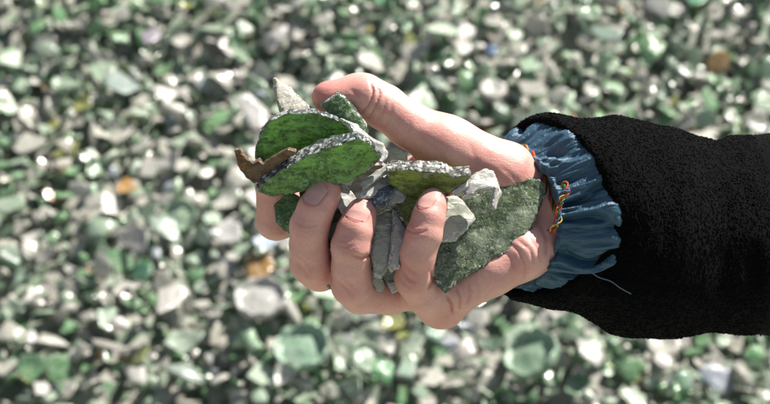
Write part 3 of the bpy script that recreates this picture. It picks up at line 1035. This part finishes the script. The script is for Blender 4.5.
shard('small dark amber shard behind the clear angular one', [(440, 190), (455, 186), (466, 190), (466, 202), (446, 204)],
      18, (0, .1, .99), 5, G_AMBER, chip=.8)
shard('tiny clear tip poking out left of the little finger knuckle', [(386, 282), (395, 281), (400, 290), (392, 294)],
      18, (0, .1, .99), 4, G_CLEAR, cham=1.2, chip=.8)

shard('broad clear shard deep in the palm between the green pieces and the olive one', [(335, 182), (352, 168), (384, 162), (398, 176), (402, 205), (380, 214), (352, 212), (338, 200)],
      16, (.15, .38, .91), 6, G_GREY, chip=1.4)
shard('pale green shard deep between the ring and little fingers', [(366, 225), (385, 212), (412, 214), (414, 250), (402, 282), (388, 286), (372, 268)],
      10, (-.1, .1, .98), 5, G_PALE, chip=1.2)
shard('dark green chip in the shade behind the middle fingertip', [(296, 186), (318, 184), (336, 192), (348, 214), (340, 246), (322, 250), (304, 226)],
      2, (-.1, .1, .98), 6, G_DARK, chip=1.2)
shard('small frosted clear piece under the left end of the olive shard', [(380, 184), (394, 178), (408, 190), (404, 202), (390, 206), (382, 198)],
      30, (.2, .25, .93), 5, G_CLEAR, cham=1.6, chip=1.3, rough=1.2)

# ------------------------------------------------------------------ the heap behind
SL = math.radians(20)
H0 = CAM + FW * 2.4
HX = np.array([1.0, 0, 0]); HY = np.array([0, math.cos(SL), math.sin(SL)]); HN = np.array([0, -math.sin(SL), math.cos(SL)])


def heap_lump(a, b):
    q = np.stack([a, b, np.zeros_like(a)], -1)
    return vnoise(q, 2.6, 31) * .10 + vnoise(q, 7., 32) * .05


def on_heap(px, py):
    """heap coordinates seen at a picture point"""
    r = FW + RT * ((px - 385) * S / D0) + UP * ((202 - py) * S / D0)
    k = ((H0 - CAM) @ HN) / (r @ HN)
    P = CAM + r * k - H0
    return P @ HX, P @ HY


def heap_point(a, b, lift=0.0):
    a = np.asarray(a, float); b = np.asarray(b, float)
    return H0 + a[..., None] * HX + b[..., None] * HY + (heap_lump(a, b) + lift)[..., None] * HN


# ground sheet: level yard, the slope of the heap, its broad top
gx = np.concatenate([np.linspace(-60, -3, 24), np.linspace(-2.8, 2.8, 113), np.linspace(3, 60, 24)])
gb = np.concatenate([np.linspace(-40, -1.3, 16), np.linspace(-1.2, 2.4, 73), np.linspace(2.5, 60, 24)])
GX, GB = np.meshgrid(gx, gb, indexing='ij')
yy = H0[1] + GB * math.cos(SL)
zz = H0[2] + GB * math.sin(SL)
fall = np.clip(1 - np.maximum(np.abs(GX) - 3, 0) / 6, 0, 1)
zz = np.clip(zz, 0, 1.35) * fall
zz = zz + np.where((np.abs(GX) < 2.9) & (GB > -1.25) & (GB < 2.45), heap_lump(GX, GB), 0) - .035
GV = np.stack([GX, yy, zz], -1).reshape(-1, 3)
ny = len(gb)
i, j = np.meshgrid(np.arange(len(gx) - 1), np.arange(ny - 1), indexing='ij')
a = i * ny + j
GQ = np.stack([a, a + ny, a + ny + 1, a + 1], -1).reshape(-1, 4)
ground = world_obj('ground', GV, GQ, [mat_ground()], origin=(0, 0, 0))
set_props(ground, 'heap of broken glass and dusty yard under it', kind='structure')

# prototypes: each returns verts, faces in unit size (radius about 1)
def proto_plate(rg, bend):
    n = rg.integers(4, 8)
    an = np.arange(n) * 2 * math.pi / n + rg.uniform(-.38, .38, n)
    el = rg.uniform(.5, .92)
    r = rg.uniform(.7, 1.25, n)
    rings = []
    t = rg.uniform(.08, .16)
    for s, w in ((.0, 1), (.55, 1), (.93, 1), (1.0, .72), (1.0, -.72), (.93, -1), (.55, -1), (0, -1)):
        x = np.cos(an) * r * s; y = np.sin(an) * r * s * el
        if s == 0: x = x[:1] * 0; y = y[:1] * 0
        z = w * t / 2 + bend * (x ** 2)
        jit = rg.uniform(-.02, .02, (len(x), 3))
        rings.append(np.stack([x, y, z], 1) + jit)
    V = np.concatenate(rings)
    f = []; o = 1
    for k in range(n): f.append([0, o + k, o + (k + 1) % n])
    for q in range(5):
        for k in range(n):
            f.append([o + k, o + n + k, o + n + (k + 1) % n, o + (k + 1) % n])
        o += n
    for k in range(n): f.append([len(V) - 1, o + (k + 1) % n, o + k])
    return V, f


def proto_chunk(rg):
    bm = bmesh.new()
    for _ in range(16):
        p = rg.normal(size=3); p /= np.linalg.norm(p)
        bm.verts.new(p * np.array([1, .68, .42]) * rg.uniform(.75, 1.05))
    res = bmesh.ops.convex_hull(bm, input=bm.verts)
    bmesh.ops.delete(bm, geom=[v for v in bm.verts if not v.link_faces], context='VERTS')
    bmesh.ops.bevel(bm, geom=list(bm.edges), offset=.05, segments=1, affect='EDGES')
    bm.verts.index_update()
    V = np.array([v.co[:] for v in bm.verts]); f = [[v.index for v in x.verts] for x in bm.faces]
    bm.free(); return V, f


def lathe(prof, n=28, rg=None, ragged=0.0):
    V = []; f = []
    rj = rg.uniform(-1, 1, n) if rg is not None else np.zeros(n)
    for i, (r, z, g) in enumerate(prof):
        for k in range(n):
            a = 2 * math.pi * k / n
            V.append((r * math.cos(a), r * math.sin(a), z + g * ragged * rj[k]))
    for i in range(len(prof) - 1):
        for k in range(n):
            f.append([i * n + k, i * n + (k + 1) % n, (i + 1) * n + (k + 1) % n, (i + 1) * n + k])
    return np.array(V), f


def proto_base(rg):
    pr = [(.001, .16, 0), (.35, .12, 0), (.62, .02, 0), (.80, -.05, 0), (.95, .02, 0), (1.0, .14, 0), (1.0, .42, 1), (.93, .44, 1), (.90, .2, 0), (.7, .14, 0), (.4, .24, 0), (.001, .28, 0)]
    return lathe(pr, 28, rg, .14)


def proto_neck(rg):
    pr = [(.55, -.7, 1), (.44, -.2, 0), (.42, .3, 0), (.50, .34, 0), (.52, .46, 0), (.44, .5, 0), (.44, .62, 0), (.42, .66, 0), (.32, .66, 0), (.31, -.2, 0), (.44, -.7, 1), (.55, -.7, 1)]
    return lathe(pr, 24, rg, .22)


PROTO = []
for k in range(26):
    rg = np.random.default_rng(500 + k)
    if k < 9: PROTO.append(('flat', *proto_plate(rg, rg.uniform(-.05, .05))))
    elif k < 18: PROTO.append(('curved', *proto_plate(rg, rg.choice([-1, 1]) * rg.uniform(.25, .5))))
    elif k < 22: PROTO.append(('chunky', *proto_chunk(rg)))
    elif k < 24: PROTO.append(('round base', *proto_base(rg)))
    else: PROTO.append(('bottleneck', *proto_neck(rg)))
PROTO_F = [[list(x) for x in p[2]] for p in PROTO]

TINTS = [   # name, colours, share
    ('off-white', [(.76, .74, .66), (.68, .66, .57), (.82, .80, .72), (.56, .55, .47)], .40),
    ('pale green', [(.54, .71, .50), (.46, .63, .44), (.63, .76, .58)], .32),
    ('bright green', [(.19, .42, .17), (.24, .48, .23), (.15, .35, .15)], .17),
    ('dark green', [(.04, .12, .055), (.05, .15, .07)], .075),
    ('amber', [(.44, .22, .03), (.50, .28, .07)], .01),
    ('olive', [(.36, .40, .07), (.28, .33, .07)], .025),
    ('bluish grey', [(.52, .58, .64), (.44, .49, .57)], .01),
]


def rot_random(rg, flat=.5):
    """random turn about the heap normal plus a tilt"""
    yaw = rg.uniform(0, 2 * math.pi)
    tx = rg.normal(0, flat); ty = rg.normal(0, flat)
    if rg.random() < .4: tx += math.pi
    base = Matrix(((HX[0], HY[0], HN[0]), (HX[1], HY[1], HN[1]), (HX[2], HY[2], HN[2])))
    return base @ Matrix.Rotation(tx, 3, 'X') @ Matrix.Rotation(ty, 3, 'Y') @ Matrix.Rotation(yaw, 3, 'Z')


M_PILE = mat_pile('weathered_pile_glass', False)
M_CULLET = mat_pile('weathered_cullet_glass', True)
PM = []
for k, (kind, V, f) in enumerate(PROTO):
    me = mesh_np('glass_shard', V, f, [M_PILE], smooth=kind in ('round base', 'bottleneck'))
    PM.append(me)

# small cullet: one mass nobody could count
rg = np.random.default_rng(11)
NS = 24000
vs = []; fs = []; tints = []; off = 0
sa = rg.uniform(-1.75, 1.75, NS); sb = rg.uniform(-.95, 1.3, NS)
szs = rg.uniform(.007, .020, NS) * (1 + .5 * (rg.random(NS) < .1))
lift = rg.uniform(-.025, .014, NS)
pts = heap_point(sa, sb, lift)
shares = np.array([t[2] for t in TINTS]); shares /= shares.sum()
kinds = rg.choice(22, NS)
for q in range(NS):
    _, V, f = PROTO[kinds[q]]
    R = np.array(rot_random(rg, .55))
    vs.append((V * szs[q]) @ R.T + pts[q])
    fs.extend([[x + off for x in g] for g in PROTO_F[kinds[q]]])
    off += len(V)
    t = TINTS[rg.choice(len(TINTS), p=shares)]
    c = np.array(t[1][rg.integers(len(t[1]))]) * rg.uniform(.75, 1.15)
    tints.append(np.tile(np.append(c, 1), (len(V), 1)))
cul = world_obj('glass_cullet', np.concatenate(vs), fs, [M_CULLET], smooth=False)
ca = cul.data.attributes.new('tint', 'FLOAT_COLOR', 'POINT')
ca.data.foreach_set('color', np.concatenate(tints).astype(np.float32).ravel())
set_props(cul, 'mass of small mixed green and off-white broken glass filling the heap', 'glass cullet', kind='stuff')

# larger shards on top, each an object; the ones one can pick out in the photograph come first
PILE_GROUP = 'larger broken glass shards on the heap'
TD = {t[0]: t[1] for t in TINTS}
PICKED = [  # label, px, py, size (hand units on the picture), prototype kind, tint
    ('large off-white chunk of glass directly above the pointed clear sliver', 276, 50, 22, 'chunky', (.72, .70, .66)),
    ('long off-white shard left of the green handful', 254, 124, 25, 'flat', (.70, .68, .64)),
    ('round clear bottle bottom lying below the fingertips, lower left', 264, 325, 24, 'round base', (.60, .60, .56)),
    ('pale green rounded bottle piece near the lower edge, left of centre', 305, 374, 25, 'round base', (.34, .55, .38)),
    ('vivid blue shard at the top edge on the right', 668, 5, 14, 'flat', (.04, .10, .45)),
    ('orange amber shard far left of the hand', 131, 211, 13, 'curved', (.62, .32, .07)),
    ('light blue shard just left of the finger knuckles', 271, 263, 17, 'flat', (.50, .62, .74)),
    ('big white slab at the upper right above the sleeve', 654, 26, 21, 'flat', (.74, .72, .68)),
    ('off-white shard at the top edge right of centre', 609, 9, 18, 'chunky', (.70, .67, .61)),
    ('big pale green bottle piece below the cuff', 533, 366, 26, 'round base', (.32, .50, .33)),
    ('white angular shard below the sleeve', 590, 364, 17, 'flat', (.70, .69, .64)),
    ('upright bright green shard above the thumb', 381, 22, 14, 'flat', (.20, .50, .26)),
    ('pale grey-green long shard at the left edge, upper', 124, 95, 26, 'flat', (.38, .48, .43)),
    ('broad pale green shard left of centre, at mid height', 166, 243, 22, 'curved', (.44, .56, .46)),
    ('white oval shard left of the light blue one', 231, 250, 21, 'curved', (.72, .71, .68)),
    ('emerald green shard at the lower left', 146, 296, 17, 'flat', (.10, .34, .18)),
    ('off-white triangular shard at the far left, low', 112, 364, 20, 'flat', (.64, .61, .55)),
    ('grey-green translucent shard at the bottom edge, left', 183, 388, 22, 'curved', (.36, .44, .38)),
    ('off-white squarish shard at the far left, lower third', 123, 342, 13, 'chunky', (.66, .63, .58)),
    ('pale green shard with a glinting face above the sleeve', 600, 62, 20, 'flat', (.36, .50, .40)),
    ('grey-brown flat shard above the sleeve, near the top', 608, 24, 14, 'flat', (.25, .23, .21)),
    ('dark green curved bottle piece above the sleeve on the right', 680, 88, 18, 'curved', (.02, .055, .03)),
    ('bright green shard at the right edge near the top', 692, 26, 14, 'flat', (.16, .42, .22)),
    ('amber sliver at the upper right, left of the pale chunk', 537, 29, 9, 'flat', (.40, .22, .04)),
    ('deep blue shard above the thumb, towards the cuff', 490, 80, 9, 'flat', (.03, .12, .32)),
    ('olive yellow shard beneath the little finger knuckle', 392, 337, 15, 'curved', (.30, .32, .04)),
    ('white shard just under the ring finger knuckle', 366, 326, 13, 'flat', (.74, .73, .70)),
    ('bright green shard below the heel of the hand', 383, 383, 14, 'curved', (.12, .40, .14)),
    ('pale mint shard at the bottom edge below the fingers', 406, 382, 15, 'flat', (.48, .64, .50)),
    ('mint green shard under the heel of the hand', 436, 340, 17, 'flat', (.36, .56, .40)),
    ('off-white folded shard right of the mint green one', 466, 355, 17, 'curved', (.66, .62, .56)),
    ('green bottleneck lying near the bottom left corner', 255, 368, 16, 'bottleneck', (.34, .55, .34)),
    ('white oval shard at the bottom left below the amber one', 140, 264, 18, 'curved', (.64, .61, .57)),
    ('broad off-white shard at the left, beneath the emerald one', 172, 318, 20, 'flat', (.62, .59, .54)),
    ('white shard at mid left, level with the brown horn shard', 174, 176, 17, 'curved', (.66, .63, .57)),
    ('lilac grey shard at the upper left', 152, 48, 13, 'flat', (.40, .36, .42)),
    ('yellow-olive shard above the thumb knuckle', 369, 53, 8, 'chunky', (.45, .42, .05)),
    ('pale off-white shard below the sleeve, rightmost', 662, 366, 14, 'flat', (.45, .42, .38)),
    ('dark blue-green shard below the heel of the hand', 466, 333, 14, 'curved', (.02, .06, .09)),
    ('pale green piece at the bottom right corner below the sleeve', 681, 393, 13, 'chunky', (.32, .52, .36)),
]
KI = {}
for k, p in enumerate(PROTO): KI.setdefault(p[0], []).append(k)


def place_shard(pm, a, b, size, tint, flat, lift, label):
    o = bpy.data.objects.new('glass_shard', PM[pm])
    COL.objects.link(o)
    P = heap_point(np.array(a), np.array(b), np.array(lift))
    R = rot_random(rg, flat)
    o.matrix_world = Matrix.Translation(Vector(P)) @ R.to_4x4() @ Matrix.Scale(size, 4)
    o.color = (*[float(min(1, x)) for x in tint], 1)
    set_props(o, label, 'glass shard', PILE_GROUP)
    return o


rg = np.random.default_rng(23)
KM = (H0 - CAM) @ FW / D0 * S       # metres on the heap for one unit of the picture
taken = []
for lab, px, py, size, kind, tint in PICKED:
    a, b = on_heap(px, py)
    k = KI[kind][rg.integers(len(KI[kind]))]
    fl = .22 if kind != 'bottleneck' else .2
    o = place_shard(k, a, b, size * KM, tint, fl, .034, lab)
    if kind == 'bottleneck':
        o.matrix_world = Matrix.Translation(o.location) @ rot_random(rg, .2).to_4x4() @ Matrix.Rotation(math.pi / 2, 4, 'X') @ Matrix.Scale(size * KM, 4)
    taken.append((a, b, size * KM))

ZONES = [   # where a shard lies, in words one can check against the hand and sleeve
    (lambda x, y: x < 240 and y < 140, 'at the upper left of the heap'),
    (lambda x, y: x < 240 and y < 270, 'to the left of the hand'),
    (lambda x, y: x < 290, 'at the lower left of the heap'),
    (lambda x, y: y < 150 and x < 500, 'above the thumb'),
    (lambda x, y: y < 150, 'above the sleeve'),
    (lambda x, y: y > 280 and x < 500, 'below the fingers'),
    (lambda x, y: y > 280, 'below the sleeve'),
]
count = 0; tries = 0
while count < 258 and tries < 9000:
    tries += 1
    px = rg.uniform(2, 768); py = rg.uniform(2, 402)
    # leave out what the hand and sleeve hide
    if 262 < px < 520 and 130 < py < 285: continue
    if 500 < px and 140 < py < 325: continue
    zone = next((w for fn, w in ZONES if fn(px, py)), None)
    if zone is None: continue
    a, b = on_heap(px, py)
    size = rg.uniform(.016, .031)
    if any((a - x) ** 2 + (b - y) ** 2 < (.62 * (size + s)) ** 2 for x, y, s in taken): continue
    ti = rg.choice(len(TINTS), p=shares)
    kind = rg.choice(['flat', 'curved', 'chunky', 'round base', 'bottleneck'], p=[.38, .38, .15, .05, .04])
    t = TINTS[ti]; c = np.array(t[1][rg.integers(len(t[1]))]) * rg.uniform(.85, 1.12)
    if t[0] in ('amber', 'olive') and kind in ('bottleneck', 'round base'): kind = 'flat'
    word = {'flat': 'flat shard', 'curved': 'curved shard', 'chunky': 'chunky lump', 'round base': 'round bottle bottom', 'bottleneck': 'broken bottleneck'}[kind]
    k = KI[kind][rg.integers(len(KI[kind]))]
    place_shard(k, a, b, size, c, .42, rg.uniform(.004, .026), f'blurred {t[0]} {word} of glass {zone}')
    taken.append((a, b, size)); count += 1

# ------------------------------------------------------------------ light
sd = np.array([.48, .85, .05]); sd /= np.linalg.norm(sd)
sun_dir = sd[0] * RT + sd[1] * UP - sd[2] * FW
elev = math.asin(sun_dir[2]); azi = math.atan2(sun_dir[0], sun_dir[1])
sl = bpy.data.lights.new('sun', 'SUN'); sl.energy = 5.0; sl.angle = math.radians(.53); sl.color = (1, .955, .89)
so = bpy.data.objects.new('sun', sl); COL.objects.link(so)
so.rotation_euler = Vector(sun_dir).to_track_quat('Z', 'Y').to_euler()
so.location = (2, 2, 6)

w = bpy.data.worlds.new('World'); SC.world = w; w.use_nodes = True
nt = w.node_tree
sky = nt.nodes.new('ShaderNodeTexSky'); sky.sky_type = 'NISHITA'; sky.sun_disc = False
sky.sun_elevation = elev; sky.sun_rotation = azi
bg = nt.nodes['Background']; bg.inputs['Strength'].default_value = .052
hs = nt.nodes.new('ShaderNodeHueSaturation'); hs.inputs['Saturation'].default_value = .6
nt.links.new(sky.outputs[0], hs.inputs['Color']); nt.links.new(hs.outputs[0], bg.inputs['Color'])

# ------------------------------------------------------------------ camera
cd = bpy.data.cameras.new('camera'); cam = bpy.data.objects.new('camera', cd); COL.objects.link(cam)
cam.location = CAM; cam.rotation_euler = (math.pi / 2 - PITCH, 0, 0)
cd.lens = LENS; cd.sensor_width = 36; cd.clip_start = .05; cd.clip_end = 500
cd.dof.use_dof = True; cd.dof.focus_distance = D0 - 28 * S; cd.dof.aperture_fstop = 12
SC.camera = cam

SC.view_settings.view_transform = 'Standard'; SC.view_settings.look = 'None'
SC.view_settings.exposure = 1.02; SC.view_settings.gamma = 1.0; SC.view_settings.use_curve_mapping = False
cy = SC.cycles
cy.max_bounces = 10; cy.transmission_bounces = 8; cy.transparent_max_bounces = 12; cy.glossy_bounces = 4; cy.diffuse_bounces = 3
cy.caustics_reflective = False; cy.caustics_refractive = False
cy.sample_clamp_indirect = 4.0; cy.blur_glossy = .5
cy.use_denoising = True
